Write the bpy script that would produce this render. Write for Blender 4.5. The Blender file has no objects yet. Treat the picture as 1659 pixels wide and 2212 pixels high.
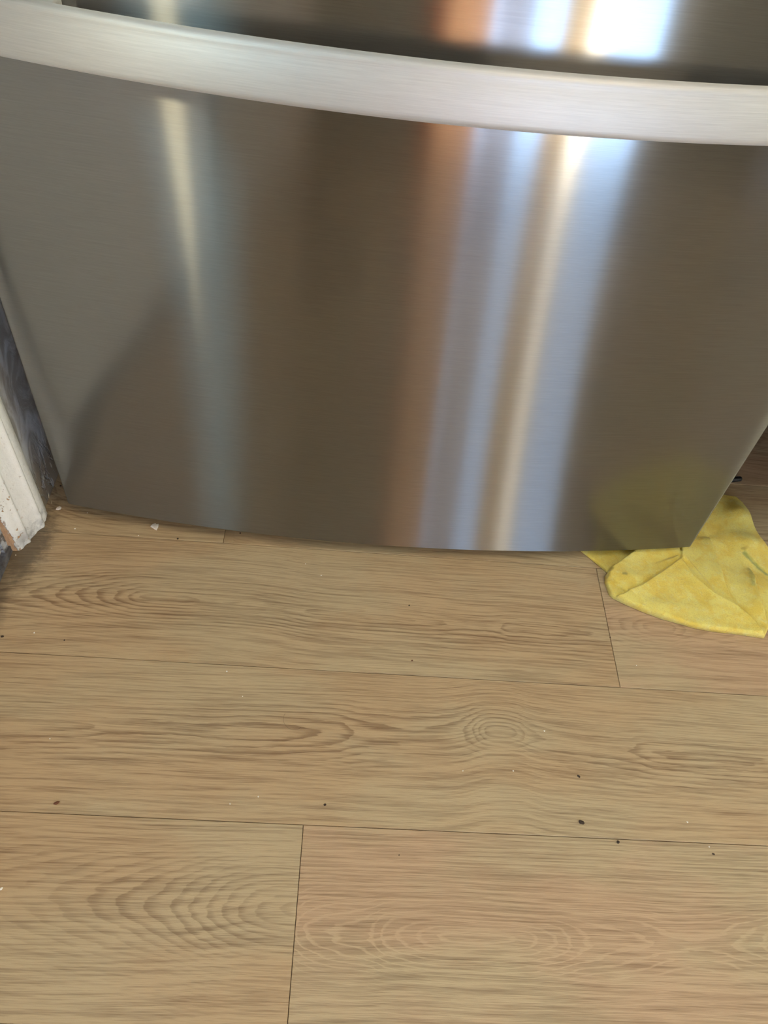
import bpy, bmesh, math, random
import numpy as np
from mathutils import Vector, Matrix

S = bpy.context.scene
COL = S.collection
random.seed(4)

# ------------------------------------------------------------------ camera
F_PX = 1668.8986
CX, CY = 829.5, 1106.0
CAM = np.array([0.0, 0.0, 0.88635])
YAW, PITCH, ROLL = 0.09238951, 0.86238585, 0.14037321
_f0 = np.array([math.sin(YAW), math.cos(YAW), 0]); _r0 = np.array([math.cos(YAW), -math.sin(YAW), 0])
_up = np.array([0, 0, 1.0])
FW = _f0*math.cos(PITCH) - _up*math.sin(PITCH)
_u = _f0*math.sin(PITCH) + _up*math.cos(PITCH)
RT = _r0*math.cos(ROLL) + _u*math.sin(ROLL)
UP = -_r0*math.sin(ROLL) + _u*math.cos(ROLL)
cd = bpy.data.cameras.new('camera'); cam = bpy.data.objects.new('camera', cd); COL.objects.link(cam)
cd.sensor_fit = 'VERTICAL'; cd.sensor_height = 36.0; cd.sensor_width = 27.0
cd.lens = 36.0*F_PX/2212.0; cd.clip_start = 0.02
cam.matrix_world = Matrix(((RT[0], UP[0], -FW[0], CAM[0]), (RT[1], UP[1], -FW[1], CAM[1]), (RT[2], UP[2], -FW[2], CAM[2]), (0, 0, 0, 1)))
S.camera = cam

# ------------------------------------------------------------------ world, daylight, exposure
W = bpy.data.worlds.new('overcast_sky'); S.world = W; W.use_nodes = True
bg = W.node_tree.nodes['Background']
bg.inputs[0].default_value = (0.41, 0.64, 1.0, 1); bg.inputs[1].default_value = 13.5
S.view_settings.view_transform = 'Standard'; S.view_settings.look = 'None'
S.view_settings.gamma = 1.0; S.view_settings.use_curve_mapping = False
S.view_settings.exposure = 0.30

def lamp(name, loc, aim, size, power, color):
    l = bpy.data.lights.new(name, 'AREA'); l.shape = 'DISK'; l.size = size; l.energy = power; l.color = color
    o = bpy.data.objects.new(name, l); COL.objects.link(o); o.location = loc
    o.rotation_euler = (Vector(aim) - Vector(loc)).to_track_quat('-Z', 'Y').to_euler()
    return o
lamp('ceiling_fill', (0.75, -0.05, 2.40), (0.75, -0.05, 0), 0.80, 10.5, (1.0, 0.82, 0.58))  # unseen overhead fill, added for more ambient light
lamp('hallway_wall_light', (-0.70, -0.50, 1.38), (-0.15, 0.68, 0.45), 0.12, 5.4, (1.0, 0.91, 0.76))

def portal(name, loc, size_x, size_y, rot):
    l = bpy.data.lights.new(name, 'AREA'); l.shape = 'RECTANGLE'; l.size = size_x; l.size_y = size_y
    o = bpy.data.objects.new(name, l); COL.objects.link(o); o.location = loc; o.rotation_euler = rot
    l.cycles.is_portal = True
portal('window_portal', (0.90, -2.26, 0.66), 1.4, 1.3, (math.radians(90), 0, 0))
portal('fill_window_portal', (2.52, -0.15, 1.45), 1.6, 1.3, (math.radians(90), 0, math.radians(90)))
portal('door_glass_portal', (-0.50, -0.05, 1.45), 0.9, 1.0, (math.radians(90), 0, math.radians(-90)))

# ------------------------------------------------------------------ helpers
def ray(px, py):
    return RT*(px-CX) + UP*(CY-py) + FW*F_PX
def at(px, py, z=0.0):
    d = ray(px, py); t = (z-CAM[2])/d[2]
    return (float(d[0]*t), float(d[1]*t))

class N:
    """small node builder"""
    def __init__(s, name):
        s.mat = bpy.data.materials.new(name); s.mat.use_nodes = True
        s.t = s.mat.node_tree; s.t.nodes.clear()
        s.out = s.t.nodes.new('ShaderNodeOutputMaterial')
    def new(s, ty, **kw):
        n = s.t.nodes.new(ty)
        for k, v in kw.items(): setattr(n, k, v)
        return n
    def put(s, sock, v):
        if v is None: return
        if isinstance(v, bpy.types.NodeSocket): s.t.links.new(v, sock)
        elif isinstance(v, (tuple, list)):
            sock.default_value = tuple(v) if len(v) != 3 or sock.type != 'RGBA' else tuple(v)+(1,)
        else: sock.default_value = v
    def m(s, op, a, b=None, c=None, clamp=False):
        n = s.new('ShaderNodeMath', operation=op); n.use_clamp = clamp
        s.put(n.inputs[0], a); s.put(n.inputs[1], b); s.put(n.inputs[2], c)
        return n.outputs[0]
    def add(s, a, b): return s.m('ADD', a, b)
    def mul(s, a, b): return s.m('MULTIPLY', a, b)
    def sub(s, a, b): return s.m('SUBTRACT', a, b)
    def ramp(s, v, a, b, lo=0.0, hi=1.0, smooth=True):
        n = s.new('ShaderNodeMapRange'); n.interpolation_type = 'SMOOTHSTEP' if smooth else 'LINEAR'
        s.put(n.inputs[0], v); s.put(n.inputs[1], a); s.put(n.inputs[2], b); s.put(n.inputs[3], lo); s.put(n.inputs[4], hi)
        return n.outputs[0]
    def xyz(s, v):
        n = s.new('ShaderNodeSeparateXYZ'); s.put(n.inputs[0], v); return n.outputs[0], n.outputs[1], n.outputs[2]
    def vec(s, x, y, z):
        n = s.new('ShaderNodeCombineXYZ'); s.put(n.inputs[0], x); s.put(n.inputs[1], y); s.put(n.inputs[2], z); return n.outputs[0]
    def obj(s): return s.new('ShaderNodeTexCoord').outputs['Object']
    def noise(s, v, scale=1.0, detail=2.0, rough=0.5, dist=0.0):
        n = s.new('ShaderNodeTexNoise'); s.put(n.inputs['Vector'], v)
        n.inputs['Scale'].default_value = scale; n.inputs['Detail'].default_value = detail
        n.inputs['Roughness'].default_value = rough; n.inputs['Distortion'].default_value = dist
        return n.outputs[0]
    def mix(s, f, a, b, blend='MIX'):
        n = s.new('ShaderNodeMix', data_type='RGBA', blend_type=blend); n.clamp_factor = True
        s.put(n.inputs[0], f); s.put(n.inputs[6], a); s.put(n.inputs[7], b); return n.outputs[2]
    def bump(s, h, dist, strength=1.0):
        n = s.new('ShaderNodeBump'); s.put(n.inputs['Height'], h); n.inputs['Distance'].default_value = dist
        n.inputs['Strength'].default_value = strength; return n.outputs[0]
    def bsdf(s, color, rough=0.5, metal=0.0, normal=None, **kw):
        n = s.new('ShaderNodeBsdfPrincipled'); s.put(n.inputs['Base Color'], color); s.put(n.inputs['Roughness'], rough)
        n.inputs['Metallic'].default_value = metal
        if normal is not None: s.put(n.inputs['Normal'], normal)
        for k, v in kw.items(): s.put(n.inputs[k], v)
        s.t.links.new(n.outputs[0], s.out.inputs[0]); return n
    def curve(s, v, pts):
        n = s.new('ShaderNodeFloatCurve'); c = n.mapping.curves[0]
        pts = sorted(pts)
        c.points[0].location = pts[0]; c.points[1].location = pts[-1]
        for p in pts[1:-1]: c.points.new(*p)
        n.mapping.update(); s.put(n.inputs['Value'], v); return n.outputs[0]

def srgb(r, g, b):
    f = lambda c: (c/255/12.92) if c/255 <= 0.04045 else ((c/255+0.055)/1.055)**2.4
    return (f(r), f(g), f(b))

def plain(name, col, rough=0.6, metal=0.0, var=0.06, scale=30):
    n = N(name); k = n.noise(n.obj(), scale, 3)
    a = tuple(c*(1-var) for c in col); b = tuple(min(1, c*(1+var)) for c in col)
    n.bsdf(n.mix(k, a, b), rough, metal); return n.mat

def mesh_obj(name, verts, faces, mat=None, parent=None, smooth=False, angle=None, loc=None):
    me = bpy.data.meshes.new(name); me.from_pydata(verts, [], faces); me.update()
    bm = bmesh.new(); bm.from_mesh(me); bmesh.ops.recalc_face_normals(bm, faces=bm.faces); bm.to_mesh(me); bm.free()
    if smooth:
        for p in me.polygons: p.use_smooth = True
        if angle: me.set_sharp_from_angle(angle=math.radians(angle))
    o = bpy.data.objects.new(name, me); COL.objects.link(o)
    if mat: me.materials.append(mat)
    if parent: o.parent = parent
    if loc: o.location = loc
    return o
def bm_obj(name, bm, mat, parent=None, smooth=False, angle=35):
    me = bpy.data.meshes.new(name); bmesh.ops.recalc_face_normals(bm, faces=bm.faces); bm.to_mesh(me); bm.free()
    if smooth:
        for p in me.polygons: p.use_smooth = True
        me.set_sharp_from_angle(angle=math.radians(angle))
    o = bpy.data.objects.new(name, me); COL.objects.link(o); me.materials.append(mat)
    if parent: o.parent = parent
    return o
def add_box(bm, x0, x1, y0, y1, z0, z1, bev=0.0):
    r = bmesh.ops.create_cube(bm, size=1.0)
    bmesh.ops.scale(bm, vec=(x1-x0, y1-y0, z1-z0), verts=r['verts'])
    bmesh.ops.translate(bm, vec=((x0+x1)/2, (y0+y1)/2, (z0+z1)/2), verts=r['verts'])
    if bev:
        es = list({e for v in r['verts'] for e in v.link_edges})
        bmesh.ops.bevel(bm, geom=es, offset=bev, segments=2, affect='EDGES', profile=0.5)
def box(name, x0, x1, y0, y1, z0, z1, mat, parent=None, bev=0.0):
    bm = bmesh.new(); add_box(bm, x0, x1, y0, y1, z0, z1, bev)
    return bm_obj(name, bm, mat, parent, smooth=bool(bev), angle=50)
def extrude_profile(name, pts, z0, z1, mat, parent=None, smooth=True, angle=40, nz=1):
    """closed XY outline swept up in z"""
    n = len(pts); v = []; f = []
    for k in range(nz+1):
        z = z0+(z1-z0)*k/nz
        v += [(p[0], p[1], z) for p in pts]
    for k in range(nz):
        for i in range(n): f.append((k*n+i, k*n+(i+1) % n, (k+1)*n+(i+1) % n, (k+1)*n+i))
    f.append(tuple(range(n-1, -1, -1))); f.append(tuple(nz*n+i for i in range(n)))
    return mesh_obj(name, v, f, mat, parent, smooth, angle)
def empty(name, loc=(0, 0, 0)):
    o = bpy.data.objects.new(name, None); COL.objects.link(o); o.location = loc; o.empty_display_size = 0.05; return o
def tag(o, label, cat, group=None):
    o['label'] = label; o['category'] = cat
    if group: o['group'] = group
    return o
def struct(o, label=None, cat=None):
    o['kind'] = 'structure'
    if label: o['label'] = label
    if cat: o['category'] = cat
    return o

# ------------------------------------------------------------------ room shell
LX, AX = -0.4400, -0.4200          # front part of the left wall, alcove part beside the fridge
BACK, FRONT, RX, CZ = 1.52, -2.20, 2.45, 2.45
m_wall = plain('warm_white_wall_paint', srgb(200, 192, 178), 0.8)
m_ceil = plain('ceiling_paint', srgb(225, 222, 214), 0.9)

n = N('scuffed_grey_wall_paint')
co = n.obj(); x, y, z = n.xyz(co)
k1 = n.noise(n.vec(n.mul(y, 1.0), n.mul(z, 0.55), 0.0), 26, 5, 0.62, 1.2)
k2 = n.noise(co, 140, 3, 0.6)
base = n.mix(n.ramp(k1, 0.40, 0.62), srgb(150, 145, 138), srgb(190, 191, 192))
base = n.mix(n.mul(n.ramp(k2, 0.5, 0.8), 0.35), base, srgb(150, 150, 152))
# scraped plaster low down by the floor
k3 = n.noise(n.vec(n.mul(y, 3.0), n.add(z, n.mul(y, 0.8)), 0.0), 24, 4, 0.65, 0.8)
low = n.ramp(z, 0.03, 0.115, 1.0, 0.0)
scr = n.mul(low, n.ramp(n.add(k3, n.mul(low, 0.10)), 0.50, 0.60))
base = n.mix(scr, base, srgb(142, 130, 112))
k4 = n.noise(n.vec(n.add(n.mul(y, 2.2), n.mul(z, 1.2)), n.sub(z, y), 0.0), 36, 3, 0.6)
base = n.mix(n.mul(low, n.ramp(k4, 0.60, 0.66)), base, srgb(190, 184, 170))
n.bsdf(base, 0.55, normal=n.bump(n.add(k1, scr), 0.0016))
m_grey = n.mat

w = box('wall_left', AX-0.12, AX, 0.715, BACK+0.1, 0, CZ, m_grey); struct(w)
w = box('wall_back', -0.6, RX+0.1, BACK, BACK+0.1, 0, CZ, m_wall); struct(w)
RY0, RY1, RZ0, RZ1 = -0.90, 0.60, 0.85, 2.05
bm = bmesh.new()
add_box(bm, RX, RX+0.1, FRONT-0.1, RY0, 0, CZ); add_box(bm, RX, RX+0.1, RY1, BACK, 0, CZ)
add_box(bm, RX, RX+0.1, RY0, RY1, 0, RZ0); add_box(bm, RX, RX+0.1, RY0, RY1, RZ1, CZ)
w = bm_obj('wall_right', bm, m_wall); struct(w)
w = box('ceiling', -1.5, RX+0.1, FRONT-0.1, BACK+0.1, CZ, CZ+0.1, m_ceil); struct(w)
# wall left of the camera, beyond the door, and over it
bm = bmesh.new()
add_box(bm, LX-0.10, LX, FRONT, -0.30, 0, CZ)
add_box(bm, LX-0.10, LX, -0.30, 0.715, 2.06, CZ)
w = bm_obj('wall_left_doorway', bm, m_wall); struct(w)
# wall behind the camera with its glazed opening
WX0, WX1, WZ0, WZ1 = 0.22, 1.58, 0.03, 1.30
bm = bmesh.new()
add_box(bm, -0.60, WX0, FRONT-0.1, FRONT, 0, CZ); add_box(bm, WX1, RX, FRONT-0.1, FRONT, 0, CZ)
add_box(bm, WX0, WX1, FRONT-0.1, FRONT, 0, WZ0); add_box(bm, WX0, WX1, FRONT-0.1, FRONT, WZ1, CZ)
w = bm_obj('wall_front', bm, m_wall); struct(w)
m_frame = plain('white_window_paint', srgb(225, 224, 218), 0.4)
wf = empty('window_1', (0.9, FRONT-0.05, WZ0)); struct(wf)
def wchild(o):
    o.parent = wf; o.matrix_parent_inverse = Matrix.Translation(-Vector(wf.location)); return o
bm = bmesh.new()
add_box(bm, WX0, WX1, FRONT-0.08, FRONT-0.03, WZ0, WZ0+0.05); add_box(bm, WX0, WX1, FRONT-0.08, FRONT-0.03, WZ1-0.05, WZ1)
add_box(bm, WX0, WX0+0.05, FRONT-0.08, FRONT-0.03, WZ0, WZ1); add_box(bm, WX1-0.05, WX1, FRONT-0.08, FRONT-0.03, WZ0, WZ1)
wchild(bm_obj('window_frame', bm, m_frame))

n = N('warm_fill_blind'); tr = n.new('ShaderNodeBsdfTranslucent'); tr.inputs[0].default_value = (0.86, 0.66, 0.44, 1)  # translucent tint added to warm the fill from the right
tp = n.new('ShaderNodeBsdfTransparent'); tp.inputs[0].default_value = (0.90, 0.76, 0.56, 1); mx = n.new('ShaderNodeMixShader'); mx.inputs[0].default_value = 0.45
n.t.links.new(tr.outputs[0], mx.inputs[1]); n.t.links.new(tp.outputs[0], mx.inputs[2]); n.t.links.new(mx.outputs[0], n.out.inputs[0])
w2 = empty('fill_window', (RX+0.05, (RY0+RY1)/2, RZ0)); struct(w2)  # unseen side opening added to brighten the casing and grey wall
for nm, a_ in (('fill_blind', (RX+0.020, RX+0.022, RY0, RY1, RZ0, RZ1, n.mat)), ('window_frame', (RX+0.03, RX+0.07, -0.18, -0.12, RZ0, RZ1, m_frame))):
    o = box(nm, *a_); o.parent = w2; o.matrix_parent_inverse = Matrix.Translation(-Vector(w2.location))

# unseen drapes added at that window to colour the streaks in the steel
def streak_curtain(name, x0, x1, col, mat_name, label, dens, thru=(1, 1, 1), sheer=0.0, z0=0.04):
    n = N(mat_name)
    d = n.new('ShaderNodeBsdfDiffuse'); tr = n.new('ShaderNodeBsdfTranslucent')
    k = n.noise(n.obj(), 60, 2); c = n.mix(k, tuple(v*0.9 for v in col), col)
    n.put(d.inputs[0], c); n.put(tr.inputs[0], c)
    mx = n.new('ShaderNodeMixShader'); mx.inputs[0].default_value = dens
    n.t.links.new(d.outputs[0], mx.inputs[1]); n.t.links.new(tr.outputs[0], mx.inputs[2])
    tp = n.new('ShaderNodeBsdfTransparent'); tp.inputs[0].default_value = (*thru, 1); m2 = n.new('ShaderNodeMixShader'); m2.inputs[0].default_value = sheer
    n.t.links.new(mx.outputs[0], m2.inputs[1]); n.t.links.new(tp.outputs[0], m2.inputs[2]); n.t.links.new(m2.outputs[0], n.out.inputs[0])
    nx = max(12, int((x1-x0)*160)); v = []; f = []
    for k, z in enumerate((z0, WZ1+0.03)):
        for i in range(nx+1):
            xx = x0+(x1-x0)*i/nx; v.append((xx, FRONT+0.035+0.016*math.sin(i*0.9)+0.004*math.sin(i*2.3+k), z))
    for i in range(nx): f.append((i, i+1, nx+2+i, nx+1+i))
    o = mesh_obj(name, v, f, n.mat, None, True)
    md = o.modifiers.new('cloth', 'SOLIDIFY'); md.thickness = 0.0012
    return tag(o, label, 'streak_curtain')
streak_curtain('streak_curtain', 0.18, 0.51, (1.0, 0.72, 0.44), 'orange_streak_cloth', 'unseen orange drape added to put a warm streak in the steel drawer', 0.85, (1.0, 0.54, 0.28), 0.55)
streak_curtain('streak_curtain', 0.54, 0.74, (0.80, 0.72, 0.70), 'lavender_streak_sheer', 'unseen lavender grey drape added to tint the steel beside the orange streak', 0.85, (0.95, 0.80, 0.72), 0.40)
streak_curtain('streak_curtain', 0.90, 1.06, (0.96, 0.72, 0.36), 'beige_streak_cloth', 'unseen beige drape added to tint the steel left of the white and blue streak', 0.85, (1.0, 0.66, 0.32), 0.35)
streak_curtain('streak_curtain', 1.065, 1.19, (0.99, 0.93, 0.80), 'white_streak_sheer', 'unseen white sheer drape added to carry the cream streak up the steel', 0.97)

# unseen glowing column added before that window to brighten the cream streak
n = N('streak_emitter'); em = n.new('ShaderNodeEmission'); em.inputs[0].default_value = (1.0, 0.90, 0.72, 1); em.inputs[1].default_value = 17.0
n.t.links.new(em.outputs[0], n.out.inputs[0])
fl_ = tag(empty('streak_glow_column', (1.085, -2.06, 0)), 'unseen glowing cream column added to make the brightest streak in the steel', 'lamp')
for nm, (rad, z0_, z1_, mt) in {'base': (0.09, 0.0003, 0.02, m_frame), 'glow_tube': (0.040, 0.021, 1.25, n.mat)}.items():
    bm = bmesh.new(); bmesh.ops.create_cone(bm, cap_ends=True, segments=32, radius1=rad, radius2=rad, depth=z1_-z0_)
    bmesh.ops.translate(bm, vec=(0, 0, (z0_+z1_)/2), verts=bm.verts); bm_obj(nm, bm, mt, fl_, True)

# glazed white door in the left wall, with old casing round it
n = N('white_door_paint'); k = n.noise(n.obj(), 40, 3)
n.bsdf(n.mix(k, srgb(232, 229, 222), srgb(242, 240, 234)), 0.45); m_door = n.mat
DX = -0.4545
door = empty('door_1', (DX, 0.2, 0.0)); struct(door)
def dchild(o, p=None):
    p = p or door
    o.parent = p; o.matrix_parent_inverse = Matrix.Translation(-Vector(door.location)); return o
bm = bmesh.new()
add_box(bm, DX-0.035, DX, -0.29, 0.6225, 0.018, 0.96)
add_box(bm, DX-0.035, DX, -0.29, 0.6225, 1.92, 2.05)
add_box(bm, DX-0.035, DX, 0.36, 0.6225, 0.96, 1.92)
add_box(bm, DX-0.035, DX, -0.29, -0.22, 0.96, 1.92)
o = bm_obj('door_leaf', bm, m_door); dchild(o)
# rounded bottom corner of the leaf towards the casing (thick old paint)
bm = bmesh.new(); add_box(bm, DX-0.03, DX+0.0135, 0.30, 0.6225, 0.020, 2.04, 0.0075)
dchild(bm_obj('door_stile', bm, m_door))
n = N('old_frosted_glass'); gl = n.new('ShaderNodeBsdfTranslucent'); gd = n.new('ShaderNodeBsdfTransparent')
gl.inputs[0].default_value = (*srgb(210, 216, 205), 1); gd.inputs[0].default_value = (*srgb(242, 240, 225), 1)
yy = n.xyz(n.obj())[1]
clear = n.mul(n.ramp(yy, -0.07, -0.04), n.ramp(yy, 0.06, 0.09, 1.0, 0.0))
mx = n.new('ShaderNodeMixShader'); n.put(mx.inputs[0], n.m('MAXIMUM', n.mul(clear, 0.98), 0.10))
n.t.links.new(gl.outputs[0], mx.inputs[1]); n.t.links.new(gd.outputs[0], mx.inputs[2]); n.t.links.new(mx.outputs[0], n.out.inputs[0])
dchild(box('door_glass', DX-0.022, DX-0.016, -0.22, 0.36, 0.96, 1.92, n.mat))

# dirty jamb strip between door and room, running along the floor
n = N('grimy_grey_jamb'); k = n.noise(n.obj(), 60, 4, 0.65)
n.bsdf(n.mix(n.ramp(k, 0.35, 0.65), srgb(66, 62, 62), srgb(104, 102, 104)), 0.7, normal=n.bump(k, 0.001)); m_jamb = n.mat
j = box('trim_1', LX-0.10, LX, -0.30, 0.66, 0, 0.012, m_jamb); struct(j)
n = N('worn_bluish_jamb_paint'); k = n.noise(n.obj(), 90, 4, 0.65, 0.5)
n.bsdf(n.mix(n.ramp(k, 0.42, 0.58), srgb(176, 180, 186), srgb(96, 90, 86)), 0.6, normal=n.bump(k, 0.001)); m_jamb2 = n.mat
j = box('trim_2', LX-0.09, LX-0.003, 0.6260, 0.70, 0.012, 2.06, m_jamb2); struct(j)

# ------------------------------------------------------------------ casing (moulded, chipped white paint)
n = N('chipped_white_casing_paint')
co = n.obj(); x, y, z = n.xyz(co)
k1 = n.noise(co, 55, 5, 0.62, 0.4); k2 = n.noise(co, 210, 3, 0.6); k3 = n.noise(n.vec(x, y, n.mul(z, 0.35)), 120, 4, 0.7)
paint = n.mix(k1, srgb(226, 224, 218), srgb(244, 243, 239))
paint = n.mix(n.mul(n.ramp(k2, 0.62, 0.75), 0.45), paint, srgb(160, 146, 128))
grime = n.mul(n.ramp(z, 0.0, 0.05, 1.0, 0.0), n.ramp(k1, 0.36, 0.66))
paint = n.mix(n.mul(grime, 0.75), paint, srgb(120, 118, 116))
spots = n.mul(n.ramp(z, 0.0, 0.035, 1.0, 0.12), n.ramp(k2, 0.68, 0.72))
paint = n.mix(spots, paint, srgb(52, 46, 42))
# bare wood along the inner arris, wider towards the floor
edge = n.add(n.add(y, n.mul(n.sub(k3, 0.5), 0.010)), n.mul(z, 0.03))
bare = n.ramp(edge, 0.6402, 0.6412, 1.0, 0.0)
wood = n.mix(n.noise(n.vec(n.mul(x, 4), n.mul(y, 4), z), 130, 3), srgb(150, 108, 74), srgb(216, 182, 146))
chip = n.mul(n.ramp(n.noise(n.vec(x, n.mul(y, 1.4), z), 95, 4, 0.6), 0.615, 0.64), n.ramp(y, 0.652, 0.668, 1.0, 0.0))
colr = n.mix(n.m('MAXIMUM', bare, chip), paint, wood)
n.bsdf(colr, 0.5, normal=n.bump(n.sub(n.add(n.mul(k1, 0.8), n.mul(k2, 0.4)), n.mul(n.m('MAXIMUM', bare, chip), 1.0)), 0.0012))
m_casing = n.mat
prof = [(-0.460, 0.7200), (-0.4230, 0.7200), (-0.4140, 0.7160), (-0.4085, 0.7090), (-0.4072, 0.7010), (-0.4072, 0.6955),
        (-0.4080, 0.6925), (-0.4088, 0.6905), (-0.4066, 0.6892), (-0.4052, 0.6875), (-0.4052, 0.6850), (-0.4064, 0.6832), (-0.4082, 0.6815), (-0.4100, 0.6790),
        (-0.4118, 0.6750), (-0.4136, 0.6700), (-0.4152, 0.6650), (-0.4168, 0.6610), (-0.4172, 0.6588), (-0.4163, 0.6572), (-0.4162, 0.6552), (-0.4176, 0.6536),
        (-0.4196, 0.6520), (-0.4210, 0.6490), (-0.4225, 0.6450), (-0.4250, 0.6415), (-0.4290, 0.6392), (-0.4340, 0.6385), (-0.460, 0.6385)]
cas = extrude_profile('door_casing', prof, 0.0005, 2.15, m_casing, None, True, 60, nz=430)
for v in cas.data.vertices:     # worn uneven foot: paint blobs and a chewed lower end
    if v.co.z < 0.08 and v.co.x > -0.44:
        a = 1-v.co.z/0.08
        v.co.x += 0.0004*a*math.sin(v.co.z*420+v.co.y*500)
        v.co.y += 0.0005*a*math.sin(v.co.z*610+v.co.x*300)
for v in cas.data.vertices:
    if v.co.x > -0.45: v.co.x -= 0.0052+0.020*min(v.co.z, 0.35)
tag(cas, 'chipped white moulded door casing standing on the floor left of the fridge', 'trim'); struct(cas)
cas.name = 'trim_3'

# ------------------------------------------------------------------ floor: vinyl planks
sub = box('floor', -1.5, RX, FRONT-0.1, BACK, -0.05, -0.0052, plain('dark_subfloor', srgb(52, 44, 36), 0.9)); struct(sub)
PW = 0.193; YA = 0.6770; GAP = 0.0006; PL = 1.219
TONES = {'brown': (srgb(185, 157, 122), srgb(131, 102, 74)), 'grey': (srgb(185, 163, 130), srgb(134, 112, 86)), 'pink': (srgb(189, 158, 127), srgb(142, 112, 85))}
def wood_mat(name, cx, cy, seed, zpts, vpts, tone, freq=170.0, inv=False, knots=(), contrast=1.0, tone2=None, fall=0.06):
    n = N(name); x, y, _ = n.xyz(n.obj())
    L0 = -1.3; 
    un = n.m('DIVIDE', n.sub(x, L0), 2.6)
    ZS = 0.08
    zc = n.curve(un, [(min(max((u-L0)/2.6, 0), 1), min(1, (q/freq)/ZS)) for u, q in zpts])
    vc = n.curve(un, [(min(max((u-L0)/2.6, 0), 1), v/0.2+0.5) for u, v in vpts])
    z = n.mul(zc, ZS); v0 = n.mul(n.sub(vc, 0.5), 0.2)
    sx = n.add(x, seed*3.17)
    w1 = n.sub(n.noise(n.vec(n.mul(sx, 3.6), n.mul(y, 13.0), seed), 1.0, 2, 0.5), 0.5)
    w2 = n.sub(n.noise(n.vec(n.mul(sx, 11.0), n.mul(y, 60.0), seed+5), 1.0, 3, 0.55), 0.5)
    w3 = n.sub(n.noise(n.vec(n.mul(sx, 45.0), n.mul(y, 260.0), seed+9), 1.0, 2, 0.5), 0.5)
    dv = n.add(n.sub(y, v0), n.mul(w1, 0.010))
    zz = n.add(z, n.mul(w2, 0.003))
    r = n.m('SQRT', n.add(n.mul(dv, dv), n.mul(zz, zz)))
    # rings get tighter away from the heart
    ph = n.add(n.mul(r, freq), n.mul(n.mul(r, r), freq*5.0))
    ph = n.add(ph, n.add(n.mul(w2, 0.8), n.mul(w3, 0.35)))
    for (u, v, su, sv, A) in knots:
        a = n.m('POWER', n.m('DIVIDE', n.sub(x, u), su), 2.0); b = n.m('POWER', n.m('DIVIDE', n.sub(y, v), sv), 2.0)
        ph = n.sub(ph, n.mul(n.m('EXPONENT', n.mul(n.add(a, b), -1.0)), A))
    fr = n.m('FRACT', ph)
    # latewood: builds up slowly, ends sharply
    late = n.mul(n.ramp(fr, 0.35, 0.86, 0, 1), n.ramp(fr, 0.90, 1.0, 1, 0))
    if inv: late = n.mul(n.ramp(fr, 0.60, 0.80, 0, 1), n.ramp(fr, 0.86, 0.98, 1, 0))
    cmod = n.noise(n.vec(n.mul(sx, 3.0), n.mul(y, 14.0), seed+2), 1.0, 2)
    late = n.mul(late, n.ramp(cmod, 0.30, 0.66, 0.25, 1.0))
    late = n.mul(late, n.ramp(n.m('ABSOLUTE', dv), 0.015, fall, 1.0, 0.22))
    fib = n.noise(n.vec(n.mul(sx, 7.0), n.mul(n.add(dv, n.mul(r, 0.4)), 300.0), seed), 1.0, 3, 0.65)
    fib3 = n.noise(n.vec(n.mul(sx, 14.0), n.mul(n.add(y, n.mul(w1, 0.01)), 800.0), seed+3), 1.0, 2, 0.6)
    fib2 = n.noise(n.vec(n.mul(sx, 42.0), n.mul(y, 1500.0), seed), 1.0, 2, 0.6)
    mott = n.noise(n.vec(n.mul(sx, 4.0), n.mul(y, 9.0), seed+7), 1.0, 3, 0.55)
    lt, dk = TONES[tone]
    l2, d2 = TONES[tone2 or ('grey' if tone != 'grey' else 'brown')]
    mm = n.ramp(mott, 0.38, 0.62)
    lt = n.mix(mm, lt, l2); dk = n.mix(mm, dk, d2)
    f = n.add(n.mul(late, (0.62 if not inv else -0.62)*contrast), n.add(n.mul(n.sub(fib, 0.5), 2.4), n.mul(n.sub(fib3, 0.5), 1.5)))
    f = n.add(f, n.mul(n.sub(fib2, 0.5), 0.85))
    if inv: f = n.add(f, 0.16)
    f = n.add(f, 0.12)
    colr = n.mix(f, lt, dk)
    bn = n.noise(n.vec(n.mul(x, 900), n.mul(y, 900), 0.0), 1.0, 2)
    # ingrained dirt where the floor meets the door casing
    cxx = n.add(x, cx); cyy = n.add(y, cy)
    dd = n.m('SQRT', n.add(n.m('POWER', n.mul(n.add(cxx, 0.430), 1.0), 2.0), n.m('POWER', n.mul(n.m('ABSOLUTE', n.sub(cyy, 0.655)), 0.45), 2.0)))
    dn = n.noise(n.vec(n.mul(x, 1.0), n.mul(y, 1.6), 0.0), 60, 4, 0.65)
    dirt = n.ramp(n.add(dd, n.mul(n.sub(dn, 0.5), 0.05)), 0.018, 0.048, 0.70, 0.0)
    edge = n.ramp(n.add(n.add(cxx, 0.44), n.mul(n.sub(dn, 0.5), 0.030)), 0.004, 0.028, 0.55, 0.0)
    colr = n.mix(n.m('MAXIMUM', dirt, edge), colr, srgb(62, 52, 42))
    n.bsdf(colr, n.ramp(f, 0, 1, 0.42, 0.54), normal=n.bump(n.add(n.mul(f, -0.6), n.mul(bn, 0.25)), 0.00022), **{'Specular IOR Level': 0.42})
    return n.mat

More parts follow.
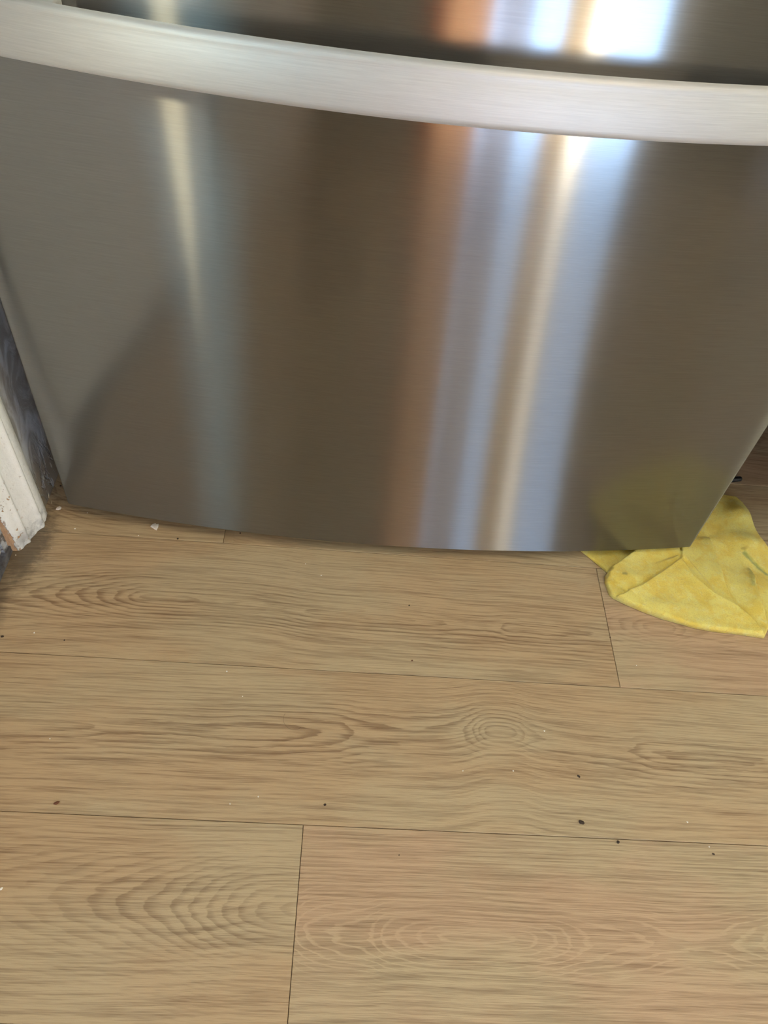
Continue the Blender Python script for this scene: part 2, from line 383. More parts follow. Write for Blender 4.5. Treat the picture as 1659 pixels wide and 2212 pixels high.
def plank(x0, x1, row, mat_fn):
    """row 0 lies just beyond seam A, row 1 between A and B, ..."""
    y1 = YA + PW*(1-row); y0 = y1-PW
    cx, cy = (x0+x1)/2, (y0+y1)/2
    hx, hy = (x1-x0)/2-GAP/2, (y1-y0)/2-GAP/2; b = 0.0005
    v = [(-hx, -hy, -0.005), (hx, -hy, -0.005), (hx, hy, -0.005), (-hx, hy, -0.005),
         (-hx, -hy, -b), (hx, -hy, -b), (hx, hy, -b), (-hx, hy, -b),
         (-hx+b, -hy+b, 0), (hx-b, -hy+b, 0), (hx-b, hy-b, 0), (-hx+b, hy-b, 0)]
    f = [(0, 3, 2, 1), (8, 9, 10, 11)]
    for a in (0, 4):
        for i in range(4): j = (i+1) % 4; f.append((a+i, a+j, a+4+j, a+4+i))
    o = mesh_obj('plank', v, f, mat_fn(cx, cy), sub)
    o.location = (cx, cy, 0); o.parent = sub
    return o
def feat(cx, cy, zp, vp):
    z = []; v = []
    for px, py, q in zp: X, Y = at(px, py); z.append((X-cx, q))
    for px, py in vp: X, Y = at(px, py); v.append((X-cx, Y-cy))
    return z, v
def special(name, seed, zp, vp, tone, **kw):
    kn = kw.pop('kn', ())
    def fn(cx, cy):
        z, v = feat(cx, cy, zp, vp)
        ks = []
        for (px, py, su, sv, A) in kn: X, Y = at(px, py); ks.append((X-cx, Y-cy, su, sv, A))
        return wood_mat(name, cx, cy, seed, z, v, tone, knots=ks, **kw)
    return fn
generic = {}
def gen(seed, tone):
    def fn(cx, cy):
        rnd = random.Random(seed)
        z = [(u/10, rnd.uniform(2, 11)) for u in range(-6, 7, 2)]
        v = [(u/10, rnd.uniform(-0.05, 0.05)) for u in range(-6, 7, 3)]
        return wood_mat('vinyl_oak_grain', cx, cy, seed, z, v, tone)
    return fn
P1L = special('vinyl_oak_hooped_grain', 1.3,
    [(0, 1290, 6.5), (60, 1290, 6), (150, 1290, 4.6), (220, 1288, 3.2), (280, 1288, 1.7), (330, 1290, 0.5), (400, 1290, 0.5), (445, 1293, 1.05), (540, 1305, 1.1), (590, 1315, 1.5), (640, 1322, 1.3),
     (700, 1328, 0.6), (850, 1337, 0.7), (930, 1345, 1.3), (1040, 1350, 2.2), (1090, 1352, 1.2), (1130, 1354, 0.3), (1165, 1355, 0.6), (1230, 1362, 1.6), (1330, 1375, 2.2)],
    [(0, 1285), (200, 1284), (345, 1291), (560, 1305), (700, 1325), (860, 1336), (1000, 1348), (1130, 1355), (1330, 1375)], 'brown', freq=158, contrast=1.1,
    kn=[(1140, 1352, 0.030, 0.016, -1.2)])
P2 = special('vinyl_oak_knotted_grain', 2.1,
    [(0, 1560, 0.3), (120, 1565, 0.55), (200, 1568, 0.9), (240, 1570, 1.35), (400, 1575, 1.5), (560, 1580, 1.2), (690, 1583, 1.7), (730, 1584, 2.05), (860, 1585, 3.2), (980, 1583, 2.9), (1040, 1583, 1.3),
     (1080, 1583, 0.4), (1120, 1584, 1.0), (1170, 1600, 2.0), (1280, 1612, 2.1), (1360, 1620, 1.9), (1420, 1626, 0.9), (1550, 1634, 0.6), (1659, 1640, 0.8)],
    [(0, 1565), (200, 1569), (400, 1574), (700, 1583), (950, 1590), (1080, 1582), (1180, 1600), (1500, 1632), (1659, 1642)], 'grey', freq=115, contrast=1.15,
    kn=[(1080, 1582, 0.035, 0.018, 1.4)])
P3L = special('vinyl_oak_arrow_grain', 3.7,
    [(0, 1930, 9), (200, 1940, 7.5), (350, 1950, 6), (430, 1955, 4.6), (500, 1958, 3.0), (560, 1960, 1.6), (610, 1962, 0.8), (645, 1963, 0.3)],
    [(0, 1925), (300, 1948), (500, 1960), (645, 1966)], 'grey', freq=120, contrast=0.85)
P3R = special('vinyl_oak_eye_grain', 4.2,
    [(630, 2005, 7), (700, 2008, 5.2), (790, 2015, 4.4), (830, 2018, 3.1), (880, 2020, 2.1), (940, 2022, 1.0), (975, 2024, 0.55), (1050, 2026, 0.45), (1120, 2027, 0.9), (1160, 2027, 1.8), (1210, 2028, 2.8), (1260, 2029, 4.0),
     (1390, 2032, 5.0), (1500, 2036, 5.7), (1600, 2040, 5.0), (1659, 2042, 4.2)],
    [(630, 2005), (800, 2016), (1040, 2027), (1400, 2032), (1659, 2042)], 'pink', freq=165, inv=True, contrast=0.9, fall=0.045)
P1R = special('vinyl_oak_short_hoop_grain', 5.5,
    [(1330, 1350, 4.5), (1380, 1352, 3.2), (1430, 1354, 2.2), (1470, 1357, 3.4), (1530, 1362, 4.6), (1659, 1370, 6)],
    [(1330, 1350), (1430, 1356), (1659, 1376)], 'pink', freq=190, contrast=0.55)
rows = {-4: (0.2,), -3: (-0.35,), -2: (0.15,), -1: (-0.25,), 0: (-0.1594,), 1: (0.3842,), 2: (0.66,), 3: (-0.0134,), 4: (0.35,), 5: (-0.2,)}
tones = ['brown', 'grey', 'pink']
for r in range(-4, 14):
    j = rows.get(r, (random.uniform(-0.6, 0.6),))[0]
    xs = [j-PL, j, j+PL, j+2*PL]
    if j-PL > -0.5: xs.insert(0, j-2*PL)
    for a, b in zip(xs[:-1], xs[1:]):
        a2, b2 = max(a, -1.0), min(b, RX)
        if b2-a2 < 0.05: continue
        fn = None
        if r == 1: fn = P1L if b < 0.5 and b > 0.3 else (P1R if 0.3 < a < 0.5 else None)
        if r == 2 and b > 0.6 and b < 0.7: fn = P2
        if r == 3 and -0.1 < b < 0.1: fn = P3L
        if r == 3 and -0.1 < a < 0.1: fn = P3R
        if fn is None:
            key = (r*7+int(a*3)) % 6
            if r in (-1, 0, 1, 2, 3, 4): fn = gen(6.1+r*1.7+a, tones[(r+int(a*2)) % 3])
            else:
                if key not in generic: generic[key] = gen(20+key, tones[key % 3])(0, 0.0)
                fn = lambda cx, cy, k=key: generic[k]
        plank(a2, b2, r, fn)

# unseen legged cabinet added right of the fridge so its underside shades the floor
m_counter = plain('shade_top_laminate', srgb(120, 112, 100), 0.4); m_cab = plain('shade_cabinet_paint', srgb(120, 112, 98), 0.5)
tag(box('shade_top', 0.60, 2.40, 0.675, 1.50, 0.885, 0.925, m_counter, None, 0.003), 'unseen laminate top of the cabinet added to shade the floor right of the fridge', 'shade_top')
cb = tag(empty('shade_cabinet', (1.50, 1.1, 0)), 'unseen legged cabinet added to shade the floor right of the fridge', 'cabinet')
cparts = [('body', (0.60, 2.38, 0.722, 1.48, 0.192, 0.884, m_cab, None, 0.002))]
cparts += [('door', (0.604+0.592*i, 1.190+0.592*i, 0.70, 0.721, 0.196, 0.875, m_cab, None, 0.003)) for i in range(3)]
cparts += [('leg', (x_, x_+0.05, y_, y_+0.05, 0.0005, 0.191, m_cab, None, 0.003)) for x_ in (0.95, 2.25) for y_ in (0.80, 1.40)]
for nm, a_ in cparts:
    o = box(nm, *a_); o.parent = cb; o.matrix_parent_inverse = Matrix.Translation(-Vector(cb.location))

# ------------------------------------------------------------------ refrigerator
PXL, PYL, PXR = -0.3800, 0.7090, 0.5256
PCX = (PXL+PXR)/2; PHW = (PXR-PXL)/2; SAG = 0.0362
def pY(x): return PYL-SAG*(1-((x-PCX)/PHW)**2)
def steel(name, tint, streak=1.0, rough=0.155, aniso=0.60, rough2=0.32, aniso2=0.89, w2_=0.52):
    n = N(name); co = n.obj(); x, y, z = n.xyz(co)
    b1 = n.noise(n.vec(n.mul(x, 14.0), 0.0, n.mul(z, 1300.0)), 1.0, 3, 0.65)
    b2 = n.noise(n.vec(n.mul(x, 34.0), 0.0, n.mul(z, 700.0)), 1.0, 3, 0.6)
    g = n.noise(co, 900, 2, 0.6)
    sm = n.noise(co, 7, 4, 0.6, 0.6)
    c = n.mix(n.add(n.mul(b1, 0.6), n.mul(b2, 0.4)), tuple(v*0.72 for v in tint), tuple(min(1, v*1.26) for v in tint))
    nm = n.bump(n.add(b1, n.add(b2, n.mul(g, 0.10))), 0.000008*streak, 0.5)
    gs = []
    for (k_, an) in ((rough, aniso), (rough2, aniso2)):
        g_ = n.new('ShaderNodeBsdfAnisotropic', distribution='GGX'); n.put(g_.inputs['Color'], c); n.put(g_.inputs['Roughness'], n.add(k_, n.mul(n.sub(b1, 0.5), 0.05*streak)))
        g_.inputs['Anisotropy'].default_value = an; n.put(g_.inputs['Tangent'], n.vec(1.0, 0.0, 0.0)); n.put(g_.inputs['Normal'], nm); gs.append(g_)
    mx = n.new('ShaderNodeMixShader'); mx.inputs[0].default_value = w2_
    n.t.links.new(gs[0].outputs[0], mx.inputs[1]); n.t.links.new(gs[1].outputs[0], mx.inputs[2]); n.t.links.new(mx.outputs[0], n.out.inputs[0])
    return n.mat
m_steel = steel('brushed_stainless_steel', srgb(146, 145, 143))
m_bar = steel('satin_handle_steel', srgb(222, 220, 218), 0.7, 0.50, 0.35, 0.74, 0.30, 0.62)
m_side = plain('dark_grey_cabinet_enamel', srgb(58, 58, 60), 0.5)
m_black = plain('black_plastic', srgb(22, 22, 24), 0.5)
m_gasket = plain('grey_gasket_rubber', srgb(60, 60, 60), 0.7)
n = N('painted_door_side'); n.bsdf(srgb(150, 148, 144), 0.38, 0.6); m_rim = n.mat

fr = tag(empty('refrigerator', (PCX, 0.80, 0.0)), 'large stainless steel refrigerator with bowed bottom freezer drawer and bar handle', 'refrigerator')
INV = Matrix.Translation(-Vector(fr.location))
def part(o, p=None):
    o.parent = p or fr
    if p is None: o.matrix_parent_inverse = INV
    return o
def door_outline(xl, xr, depth=0.062, rad=0.004):
    pts = []
    yb = PYL+depth
    N_ = 72
    def arc(cx, cy, a0, a1, k=6):
        return [(cx+rad*math.cos(math.radians(a0+(a1-a0)*i/k)), cy+rad*math.sin(math.radians(a0+(a1-a0)*i/k))) for i in range(k+1)]
    pts += [(xl, yb)]
    pts += arc(xl+rad, pY(xl)+rad*0.9, 180, 262)
    for i in range(1, N_):
        x = xl+rad+(xr-xl-2*rad)*i/N_; pts.append((x, pY(x)))
    pts += arc(xr-rad, pY(xr)+rad*0.9, 278, 360)
    pts += [(xr, yb)]
    return pts
def door_slab(name, z0, z1, xl, xr, p=None):
    pts = door_outline(xl, xr); n_ = len(pts)
    # rings: slightly drawn-in bottom and top lips
    rings = [(z0, 0.0011), (z0+0.0004, 0.0004), (z0+0.0014, 0.0), (z1-0.0014, 0.0), (z1-0.0004, 0.0004), (z1, 0.0011)]
    v = []; f = []
    for z, ins in rings:
        for (px, py) in pts: v.append((PCX+(px-PCX)*(1-ins*2), py+ins, z))
    for k in range(len(rings)-1):
        for i in range(n_): f.append((k*n_+i, k*n_+(i+1) % n_, (k+1)*n_+(i+1) % n_, (k+1)*n_+i))
    f.append(tuple(range(n_-1, -1, -1))); f.append(tuple((len(rings)-1)*n_+i for i in range(n_)))
    o = mesh_obj(name, v, f, m_steel, None, True, 40)
    o.data.materials.append(m_rim)
    for p_ in o.data.polygons:
        if abs(p_.normal.x) > 0.9 or abs(p_.normal.z) > 0.9 or p_.normal.y > 0.5: p_.material_index = 1
    return part(o, p)
drawer = door_slab('freezer_drawer', 0.024, 0.752, PXL, PXR)
bar_off = lambda x: 0.0535-0.150*(x-PCX)**2
# bar: swept rounded-rectangle section, front face gently domed
def section():
    h0, h1, t = 0.6310, 0.6705, 0.015
    pts = []
    r_ = 0.0055
    for i in range(13):                      # front face bottom -> top, domed and leaning back
        q_ = i/12; z = h0+(h1-r_-h0)*q_
        pts.append((-0.0022*(1-(2*q_-1)**2)+0.0070*q_+0.0022*max(0, (0.10-q_)/0.10)**2, z))
    for i in range(1, 9):                    # rounded top arris
        a_ = math.radians(90*i/8); pts.append((0.0070+r_*(1-math.cos(a_)), h1-r_+r_*math.sin(a_)))
    pts += [(t+0.002, h1), (t+0.0050, h1-0.0015), (t+0.0055, h1-0.004), (t+0.0055, h0+0.003), (t+0.004, h0), (0.004, h0-0.0006)]
    return pts
sec = section(); BX0, BX1, NB = PCX-0.425, PCX+0.425, 110
v = []; f = []
for i in range(NB+1):
    x = BX0+(BX1-BX0)*i/NB
    end = min(1, (i+0.15)/2.2, (NB-i+0.15)/2.2); q = 1-(1-end)**2
    for (dy, z) in sec: v.append((x, pY(x)-bar_off(x)-0.008+(dy-0.008)*(0.6+0.4*q)+0.008, 0.6505+(z-0.6505)*(0.75+0.25*q)))
ns = len(sec)
for i in range(NB):
    for k in range(ns): f.append((i*ns+k, i*ns+(k+1) % ns, (i+1)*ns+(k+1) % ns, (i+1)*ns+k))
f.append(tuple(range(ns))); f.append(tuple(NB*ns+k for k in range(ns-1, -1, -1)))
bar = mesh_obj('handle', v, f, m_bar, None, True, 45); part(bar, drawer)
for s in (-1, 1):
    xi = PCX+s*0.315; xo = PCX+s*0.375; a, b = min(xi, xo), max(xi, xo)
    bm = bmesh.new(); add_box(bm, a, b, pY((a+b)/2)-bar_off((a+b)/2)+0.008, pY((a+b)/2)+0.004, 0.637, 0.6665, 0.002)
    part(bm_obj('handle_bracket', bm, m_bar, None, True, 50), drawer)
door_slab('upper_door', 0.762, 1.76, PXL, PCX-0.003); door_slab('upper_door', 0.762, 1.76, PCX+0.003, PXR)
part(box('cabinet', PXL+0.006, PXR-0.006, PYL+0.075, 1.42, 0.045, 1.77, m_side, None, 0.004))
part(box('gasket', PXL+0.02, PXR-0.02, PYL+0.060, PYL+0.077, 0.05, 1.74, m_gasket))
bm = bmesh.new()
add_box(bm, PXL+0.03, PXR-0.03, 0.815, 0.83, 0.008, 0.050)
for i in range(5): add_box(bm, PXL+0.05, PXR-0.05, 0.811, 0.816, 0.012+i*0.007, 0.0155+i*0.007)
part(bm_obj('kick_grille', bm, m_black))
for sx in (PXL+0.09, PXR-0.09):
    for sy in (0.87, 1.36):
        bm = bmesh.new(); bmesh.ops.create_cone(bm, cap_ends=True, segments=24, radius1=0.020, radius2=0.017, depth=0.046)
        bmesh.ops.translate(bm, vec=(sx, sy, 0.0232), verts=bm.verts); part(bm_obj('foot', bm, m_black, None, True))

# ------------------------------------------------------------------ yellow microfibre cloth
def P(pts, z=0.004): return np.array([at(a, b, z) for a, b in pts])
outline = P([(1253, 1186), (1222, 1162), (1290, 1085), (1400, 1062), (1500, 1060), (1565, 1066), (1592, 1071), (1606, 1086), (1625, 1125), (1645, 1163), (1659, 1182), (1700, 1235), (1697, 1300),
             (1660, 1360), (1652, 1377), (1630, 1374), (1600, 1369), (1540, 1362), (1505, 1356), (1470, 1346), (1430, 1335), (1390, 1320), (1350, 1303), (1326, 1291), (1317, 1284), (1312, 1270), (1307, 1256), (1307, 1243), (1315, 1237), (1284, 1211)])
def seg_dist(Q, A, B):
    d = B-A; t = np.clip(((Q-A)@d)/(d@d), 0, 1); c = A+t[:, None]*d; e = Q-c
    s = d[0]*(Q[:, 1]-A[1])-d[1]*(Q[:, 0]-A[0])
    return np.hypot(e[:, 0], e[:, 1]), s, t
def poly_sd(Q, L):
    """signed distance to an open polyline (+ on its left) and the run 0..1 along it"""
    best = np.full(len(Q), 1e9); sg = np.ones(len(Q)); tt = np.zeros(len(Q)); m_ = len(L)-1
    for i in range(m_):
        d, s, t = seg_dist(Q, L[i], L[i+1]); k = d < best-1e-9
        best = np.where(k, d, best); sg = np.where(k, np.sign(s), sg); tt = np.where(k, (i+t)/m_, tt)
    return best*np.where(sg == 0, 1, sg), tt
def inside(Q, L):
    r = np.zeros(len(Q), bool); m_ = len(L)
    for i in range(m_):
        a, b = L[i], L[(i+1) % m_]
        c = ((a[1] > Q[:, 1]) != (b[1] > Q[:, 1])) & (Q[:, 0] < (b[0]-a[0])*(Q[:, 1]-a[1])/(b[1]-a[1]+1e-12)+a[0]); r ^= c
    return r
def sm(x): x = np.clip(x, 0, 1); return x*x*(3-2*x)
def vnoise(Q, s, seed):
    rs = np.random.RandomState(seed); g = rs.rand(64, 64); q = Q*s; i = np.floor(q).astype(int); fr_ = q-i; fr_ = fr_*fr_*(3-2*fr_)
    a = g[i[:, 0] % 64, i[:, 1] % 64]; b = g[(i[:, 0]+1) % 64, i[:, 1] % 64]; c = g[i[:, 0] % 64, (i[:, 1]+1) % 64]; d = g[(i[:, 0]+1) % 64, (i[:, 1]+1) % 64]
    return (a*(1-fr_[:, 0])+b*fr_[:, 0])*(1-fr_[:, 1])+(c*(1-fr_[:, 0])+d*fr_[:, 0])*fr_[:, 1]-0.5
def step(Q, line, H, L, side=1, fade=0.12, w=0.0011, z=0.010, fade2=None):
    d, t = poly_sd(Q, P(line, z)); d = d*side
    e = sm(t/fade)*sm((1-t)/(fade2 or fade))
    return e*(H*sm((d+w)/(2*w))*np.exp(-np.maximum(d, 0)/L) - 0.28*H*np.exp(-((d+w)/0.0016)**2))
STEP = 0.0010
x0, y0 = outline.min(0)-0.003; x1, y1 = outline.max(0)+0.003
nx = int((x1-x0)/STEP)+1; ny = int((y1-y0)/STEP)+1
gx, gy = np.meshgrid(x0+np.arange(nx)*STEP, y0+np.arange(ny)*STEP, indexing='ij'); Q = np.stack([gx.ravel(), gy.ravel()], 1)
ins = inside(Q, outline)
ed, _ = poly_sd(Q, np.vstack([outline, outline[:1]])); ed = np.abs(ed)
h = 0.0042+0.0022*vnoise(Q, 38, 1)+0.0012*vnoise(Q, 90, 2)
h += 0.0040*sm((0.70-Q[:, 1])/0.05)                                   # fluffs up in front of the drawer
ROLL_UP = [(1300, 1250), (1312, 1236), (1342, 1214), (1370, 1193), (1402, 1180), (1450, 1166)]
h += step(Q, ROLL_UP, 0.0110, 0.055, -1, 0.02, 0.0012, 0.004)                                    # rolled-over edge, in front of the flat layer
h += step(Q, [(1300, 1298), (1322, 1290), (1380, 1270), (1425, 1240), (1470, 1208)], 0.0042, 0.030, -1, 0.05)   # the front flap is folded over the roll
h += step(Q, [(1462, 1200), (1472, 1213), (1492, 1245), (1540, 1285), (1590, 1310), (1625, 1338), (1656, 1374)], 0.0060, 0.022, -1, 0.06)
h += step(Q, [(1530, 1150), (1541, 1180), (1549, 1215), (1562, 1258), (1578, 1290), (1604, 1322)], 0.0100, 0.020, -1, 0.12, fade2=0.5)
h += step(Q, [(1622, 1215), (1626, 1240), (1630, 1265), (1640, 1300), (1662, 1350)], 0.0105, 0.018, -1, 0.35, fade2=0.2)
h += step(Q, [(1598, 1182), (1620, 1200), (1640, 1216), (1662, 1234)], 0.0028, 0.010, 1, 0.15)
h += step(Q, [(1476, 1150), (1473, 1178), (1470, 1212)], 0.0050, 0.010, 1, 0.10)
def hump(c, s, H, z=0.01):
    c = np.array(at(*c, z)); return H*np.exp(-(((Q-c)/np.array(s))**2).sum(1))
h += hump((1600, 1105), (0.026, 0.020), 0.010) + hump((1620, 1170), (0.030, 0.020), 0.009) - hump((1530, 1135), (0.020, 0.016), 0.004)
h += hump((1520, 1210), (0.02, 0.03), 0.004) + hump((1430, 1310), (0.03, 0.012), 0.003) + hump((1360, 1250), (0.016, 0.014), 0.003)
lowc = Q[:, 1] > np.array([pY(a) for a in Q[:, 0]])-0.012
lowc &= Q[:, 0] < PXR+0.012
h = np.where(lowc, np.minimum(h, 0.0145), h)
round_ = np.sqrt(np.clip(1-(1-np.clip(ed/0.0045, 0, 1))**2, 0, 1))
h = 0.0006+(np.maximum(h, 0.0022)-0.0006)*round_
h += 0.00035*vnoise(Q, 420, 5)
ids = -np.ones(nx*ny, int); sel = np.where(ins)[0]; ids[sel] = np.arange(len(sel))
idg = ids.reshape(nx, ny); full = np.zeros((nx, ny), int)
_i = (idg >= 0).astype(int); _c = _i[:-1, :-1]*_i[1:, :-1]*_i[1:, 1:]*_i[:-1, 1:]
full[:-1, :-1] += _c; full[1:, :-1] += _c; full[1:, 1:] += _c; full[:-1, 1:] += _c
bnd = np.where((full.ravel() > 0) & (full.ravel() < 4))[0]
OL = np.vstack([outline, outline[:1]]); QB = Q[bnd]; bd = np.full(len(bnd), 1e9); bp = QB.copy()
for i in range(len(OL)-1):                                            # pull the rim vertices onto the outline
    d_ = OL[i+1]-OL[i]; t_ = np.clip(((QB-OL[i])@d_)/(d_@d_), 0, 1); c_ = OL[i]+t_[:, None]*d_; e_ = np.hypot(*(QB-c_).T)
    k_ = e_ < bd; bd = np.where(k_, e_, bd); bp[k_] = c_[k_]
Q = Q.copy(); Q[bnd] = bp+0.0003*(np.random.RandomState(3).rand(len(bnd), 2)-0.5); h[bnd] = 0.0008
verts = [(float(Q[i, 0]), float(Q[i, 1]), float(h[i])) for i in sel]
idg = ids.reshape(nx, ny); a = idg[:-1, :-1]; b = idg[1:, :-1]; c = idg[1:, 1:]; d = idg[:-1, 1:]
ok = (a >= 0) & (b >= 0) & (c >= 0) & (d >= 0)
faces = np.stack([a[ok], b[ok], c[ok], d[ok]], 1).tolist()
n = N('yellow_terry_microfibre'); co = n.obj(); x, y, z = n.xyz(co)
rib = n.noise(n.vec(n.mul(n.add(x, n.mul(y, 0.8)), 900), n.mul(n.sub(y, n.mul(x, 0.8)), 2200), 0.0), 1.0, 2, 0.5)
lo = n.noise(co, 620, 2, 0.6); big = n.noise(co, 36, 3, 0.55, 0.5); mid = n.noise(co, 130, 3, 0.6)
c_ = n.mix(n.ramp(big, 0.36, 0.64), srgb(246, 214, 88), srgb(251, 232, 122))
c_ = n.mix(n.mul(n.ramp(mid, 0.5, 0.75), 0.5), c_, srgb(250, 238, 158))
c_ = n.mix(n.mul(n.ramp(n.add(n.mul(rib, 0.5), n.mul(lo, 0.5)), 0.32, 0.50, 1, 0), 0.45), c_, srgb(196, 152, 44))
# green marker-like stain along the right-hand crease
def segmask(ax, ay, bx, by, wd):
    dx, dy = bx-ax, by-ay; L2 = dx*dx+dy*dy
    t = n.m('DIVIDE', n.add(n.mul(n.sub(x, ax), dx), n.mul(n.sub(y, ay), dy)), L2, clamp=True)
    ex = n.sub(n.sub(x, ax), n.mul(t, dx)); ey = n.sub(n.sub(y, ay), n.mul(t, dy))
    return n.ramp(n.add(n.m('SQRT', n.add(n.mul(ex, ex), n.mul(ey, ey))), n.mul(n.sub(mid, 0.5), wd)), 0.0, wd, 1, 0)
sa = at(1612, 1188, 0.015); sb = at(1662, 1232, 0.015); sc_ = at(1626, 1225, 0.015); sd_ = at(1626, 1262, 0.015)
gm = n.m('MAXIMUM', segmask(*sa, *sb, 0.005), n.mul(segmask(*sc_, *sd_, 0.006), 0.6))
c_ = n.mix(n.mul(gm, 0.55), c_, srgb(96, 130, 70))
sg = at(1346, 1243, 0.012); st = segmask(sg[0]-0.001, sg[1], sg[0]+0.002, sg[1], 0.004)
c_ = n.mix(n.mul(st, 0.5), c_, srgb(110, 84, 30))
n.bsdf(c_, 0.95, normal=n.bump(n.add(n.mul(rib, 0.8), n.add(n.mul(lo, 0.6), n.mul(mid, 0.8))), 0.0015), **{'Sheen Weight': 0.25, 'Sheen Roughness': 0.5})
cloth = mesh_obj('cleaning_cloth', verts, faces, n.mat, None, True)
md = cloth.modifiers.new('pile', 'SOLIDIFY'); md.thickness = 0.0005; md.offset = -1
tag(cloth, 'crumpled yellow microfibre cloth on the floor under the right corner of the drawer', 'cloth')

# ------------------------------------------------------------------ small things on the floor
m_chip = plain('white_paint_flake', srgb(226, 216, 206), 0.6, var=0.1, scale=400)
m_crumb = plain('pale_crumb', srgb(236, 230, 220), 0.7)
m_dark = plain('dark_crumb', srgb(58, 44, 34), 0.8); m_brown = plain('brown_crumb', srgb(104, 62, 40), 0.8)
def flake(name, px_pts, th, mat, label, cat, group=None, lift=None, tilt=0.0):
    pts = [at(a, b, th) for a, b in px_pts]; cx = sum(p[0] for p in pts)/len(pts); cy = sum(p[1] for p in pts)/len(pts)
    n_ = len(pts); rr = random.Random(int(cx*1e4)); v = []; f = []
    for k, (sc, z) in enumerate(((1.0, 0.0), (1.0, th*0.6), (0.82, th))):
        for (a, b) in pts:
            e = tilt*((b-cy)/0.004) if k else 0
            v.append(((a-cx)*sc, (b-cy)*sc, z+e*0.5+(rr.uniform(-0.12, 0.12)*th if k else 0)))
    v.append((0, 0, th*1.12))
    for k in range(2):
        for i in range(n_): f.append((k*n_+i, k*n_+(i+1) % n_, (k+1)*n_+(i+1) % n_, (k+1)*n_+i))
    for i in range(n_): f.append((2*n_+i, 2*n_+(i+1) % n_, 3*n_))
    f.append(tuple(range(n_-1, -1, -1)))
    o = mesh_obj(name, v, f, mat, None, False); o.location = (cx, cy, 0.0002)
    return tag(o, label, cat, group)
flake('paint_flake', [(324.5, 1136), (330, 1131), (336, 1129.5), (338.5, 1131.5), (342.5, 1131), (342, 1136), (338, 1144.5), (333, 1142)], 0.0016, m_chip,
      'largest white paint flake, on the plank just below the drawer edge', 'paint flake')
flake('paint_flake', [(120, 1099.5), (123, 1095), (129, 1092.5), (132.5, 1095), (131, 1099), (126, 1100.5), (122, 1100.5)], 0.0014, m_chip,
      'small white paint flake beside the lower left corner of the drawer', 'paint flake')
def splinter(a, b, z0, z1, wd, label):
    A = Vector((*at(*a, z0), z0+wd)); B = Vector((*at(*b, z1), z1+wd)); d = (B-A).normalized(); s = d.cross(Vector((0, 0, 1))).normalized()*wd; t = s.cross(d)*0.7
    v = []
    for P_, q in ((A, 0.5), (A.lerp(B, 0.3), 1.0), (A.lerp(B, 0.75), 0.9), (B, 0.35)): v += [tuple(P_+s*q), tuple(P_+t*q), tuple(P_-s*q), tuple(P_-t*q)]
    f = [(0, 1, 2, 3), (15, 14, 13, 12)]
    for k in range(3):
        for i in range(4): f.append((4*k+i, 4*k+(i+1) % 4, 4*k+4+(i+1) % 4, 4*k+4+i))
    o = mesh_obj('wood_splinter', v, f, plain('straw_splinter', srgb(206, 190, 160), 0.7)); return tag(o, label, 'splinter')
splinter((106, 1077), (103, 1059), 0.0004, 0.010, 0.0008, 'longer pale splinter leaning at the foot of the grey alcove wall')
splinter((112, 1089), (112, 1082), 0.0003, 0.0003, 0.0006, 'short pale splinter lying on the floor beside the casing')
def crumb(px, py, r, mat, label, cat='crumb', group=None, asp=1.0, rot=0.0):
    k = r/ (F_PX*0.0)+0 if False else r
    X, Y = at(px, py, 0.0005); s = 0.00062 if py < 1500 else (0.00056 if py < 1800 else 0.0005)
    rr = random.Random(px*31+py); bm = bmesh.new(); bmesh.ops.create_icosphere(bm, subdivisions=1, radius=r*s)
    for v in bm.verts: v.co = Vector((v.co.x*asp, v.co.y, v.co.z*0.55))*rr.uniform(0.75, 1.2)
    bmesh.ops.rotate(bm, verts=bm.verts, matrix=Matrix.Rotation(rot, 3, 'Z')); zmin = min(v.co.z for v in bm.verts)
    o = bm_obj('crumb', bm, mat); o.location = (X, Y, 0.0001-zmin); return tag(o, label, cat, group)
G = 'tiny white crumbs scattered over the planks'
for px, py, r, L_ in [(189, 1108, 1.5, 'white speck of grit just below the lower left corner of the drawer'), (162, 1142, 1.9, 'white speck of grit between the casing foot and the first long seam'),
    (299, 1157, 1.7, 'white speck of grit just below the largest paint flake'), (34, 1199, 1.3, 'white speck of grit directly below the foot of the casing'),
    (490, 1450, 2.0, 'white speck of grit just below the middle seam, left of centre'), (694, 1243, 1.8, 'brightest white speck in front of the middle of the drawer'),
    (660, 1218, 1.4, 'faint white speck closest below the drawer edge left of centre'), (108, 1596, 1.6, 'white speck on the knotted plank near the left edge'),
    (558, 1721, 1.8, 'upright white speck above the end joint of the lower planks'), (1176, 1579, 2.2, 'brightest white speck just right of the round knot'),
    (1000, 1665, 1.5, 'white speck below the round knot, the left one of two'), (1109, 1665, 1.8, 'white speck below the round knot, the right one of two'),
    (1375, 1437, 1.4, 'white speck on the short plank below the yellow cloth'), (1485, 1776, 2.2, 'white speck right of the largest dark crumb'),
    (1532, 1829, 1.8, 'white speck touching the long lower seam far right'), (74, 1367, 1.8, 'white speck above the middle seam near the left edge'),
    (524, 1504, 1.3, 'faint white speck left of the loose hair'), (112, 1184, 1.1, 'smallest white speck on the stained floor right of the casing foot')]:
    crumb(px, py, r, m_crumb, L_, 'crumb', G)
crumb(497, 1736.5, 1.8, m_crumb, 'thin white sliver on the plank near the lower left', 'crumb', None, 0.6, 0.2)
crumb(3, 1920, 3.0, m_crumb, 'white crumb at the far left edge on the lower plank', 'crumb', None, 1.4, 0.8)
crumb(1256, 1777, 4.2, m_dark, 'largest dark crumb, two joined bits, lower right of the floor', 'crumb', None, 1.7, -0.5)
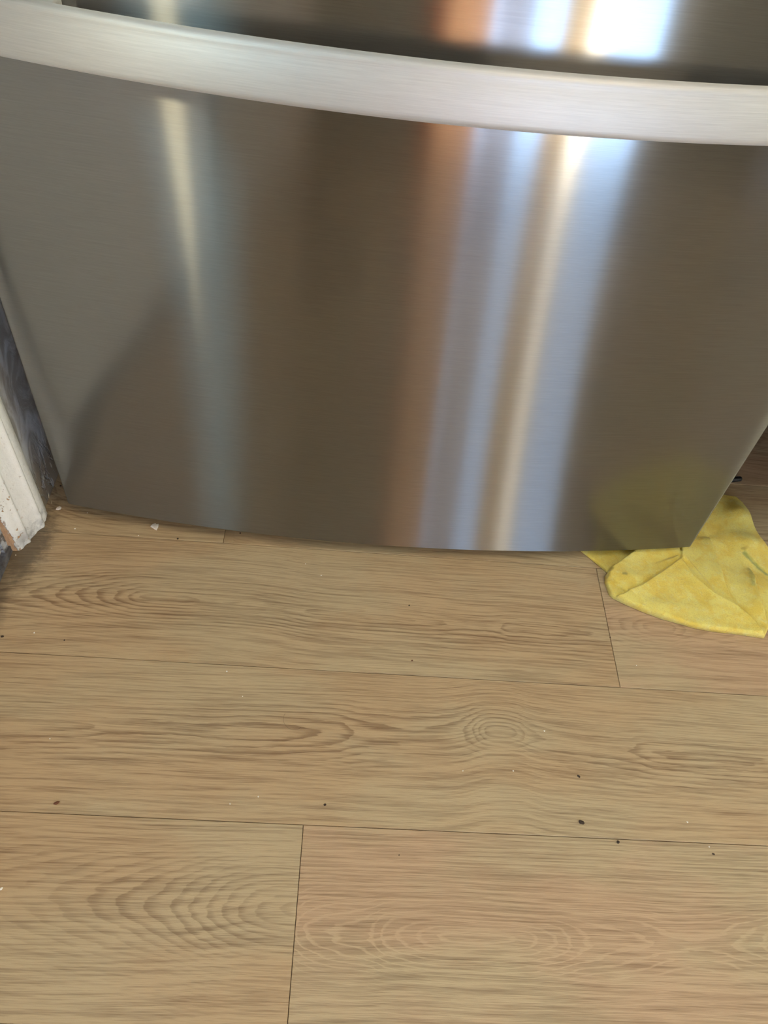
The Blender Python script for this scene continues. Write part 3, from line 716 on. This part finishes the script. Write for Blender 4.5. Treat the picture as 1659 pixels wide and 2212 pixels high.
crumb(1335, 1819, 3.6, m_dark, 'round dark crumb touching the long seam at lower right', 'crumb', None, 1.1)
crumb(1541, 1845, 2.4, m_dark, 'small dark crumb furthest right below the long seam', 'crumb', None, 1.8, -0.3)
crumb(122, 1735, 3.6, m_brown, 'reddish brown crumb above the long seam at lower left', 'crumb', None, 1.8, 0.4)
crumb(702, 1738.5, 2.6, m_dark, 'small black crumb above the end joint of two planks', 'crumb', None, 1.2)
crumb(890, 1427, 2.2, m_brown, 'dark red speck above the middle seam', 'crumb')
crumb(884, 1308, 2.2, m_dark, 'dark speck on the plank in front of the drawer centre', 'crumb')
crumb(1250, 1677, 2.4, m_dark, 'thin dark crumb on the knotted plank, right of centre', 'crumb', None, 1.8, -0.8)
crumb(519, 1152, 2.6, m_dark, 'dark crumb right of the end joint under the drawer edge', 'crumb', None, 0.7, 0.2)
crumb(5, 1375, 2.4, m_dark, 'black speck at the left edge of the floor', 'crumb', None, 1.6)
crumb(139, 1383, 1.8, m_dark, 'dark speck near the left on the hooped grain plank', 'crumb')
crumb(384, 1164, 2.4, m_dark, 'dark speck on the seam below the drawer edge', 'crumb')
crumb(862, 1847, 1.6, m_dark, 'faint dark speck just right of the end joint, lower floor', 'crumb')
crumb(131, 1050, 2.4, m_dark, 'dark speck between alcove wall and drawer corner', 'crumb')
crumb(1318, 1377, 1.6, m_dark, 'dark speck in the short end joint left of the cloth', 'crumb')
# black capsule-shaped cap right of the drawer
a = Vector((*at(1570, 1037, 0.004), 0.0045)); b = Vector((*at(1602, 1034.5, 0.004), 0.0045)); L = (b-a).length
bm = bmesh.new(); bmesh.ops.create_uvsphere(bm, u_segments=20, v_segments=14, radius=0.0045)
for v in bm.verts: v.co.z += (L/2-0.0045)*(1 if v.co.z > 0 else -1)
bmesh.ops.rotate(bm, verts=bm.verts, matrix=(b-a).to_track_quat('Z', 'Y').to_matrix())
o = bm_obj('rubber_cap', bm, m_black, None, True, 80); o.location = (a+b)/2; tag(o, 'small black oblong rubber cap on the floor right of the drawer', 'cap')
# loose hair
cu = bpy.data.curves.new('loose_hair', 'CURVE'); cu.dimensions = '3D'; cu.bevel_depth = 0.00010; sp = cu.splines.new('POLY')
hp = [(616, 1541), (612, 1549), (612, 1558), (616, 1566), (623, 1573), (633, 1577), (643, 1576), (650, 1571)]
sp.points.add(len(hp)-1)
for i, (a, b) in enumerate(hp): X, Y = at(a, b); sp.points[i].co = (X, Y, 0.00012, 1)
cu.materials.append(m_dark)
o = bpy.data.objects.new('hair', cu); COL.objects.link(o)
dg = bpy.context.evaluated_depsgraph_get(); me = bpy.data.meshes.new_from_object(o.evaluated_get(dg)); bpy.data.objects.remove(o)
o = bpy.data.objects.new('hair', me); COL.objects.link(o); tag(o, 'thin curled dark hair lying on the second plank row', 'hair')
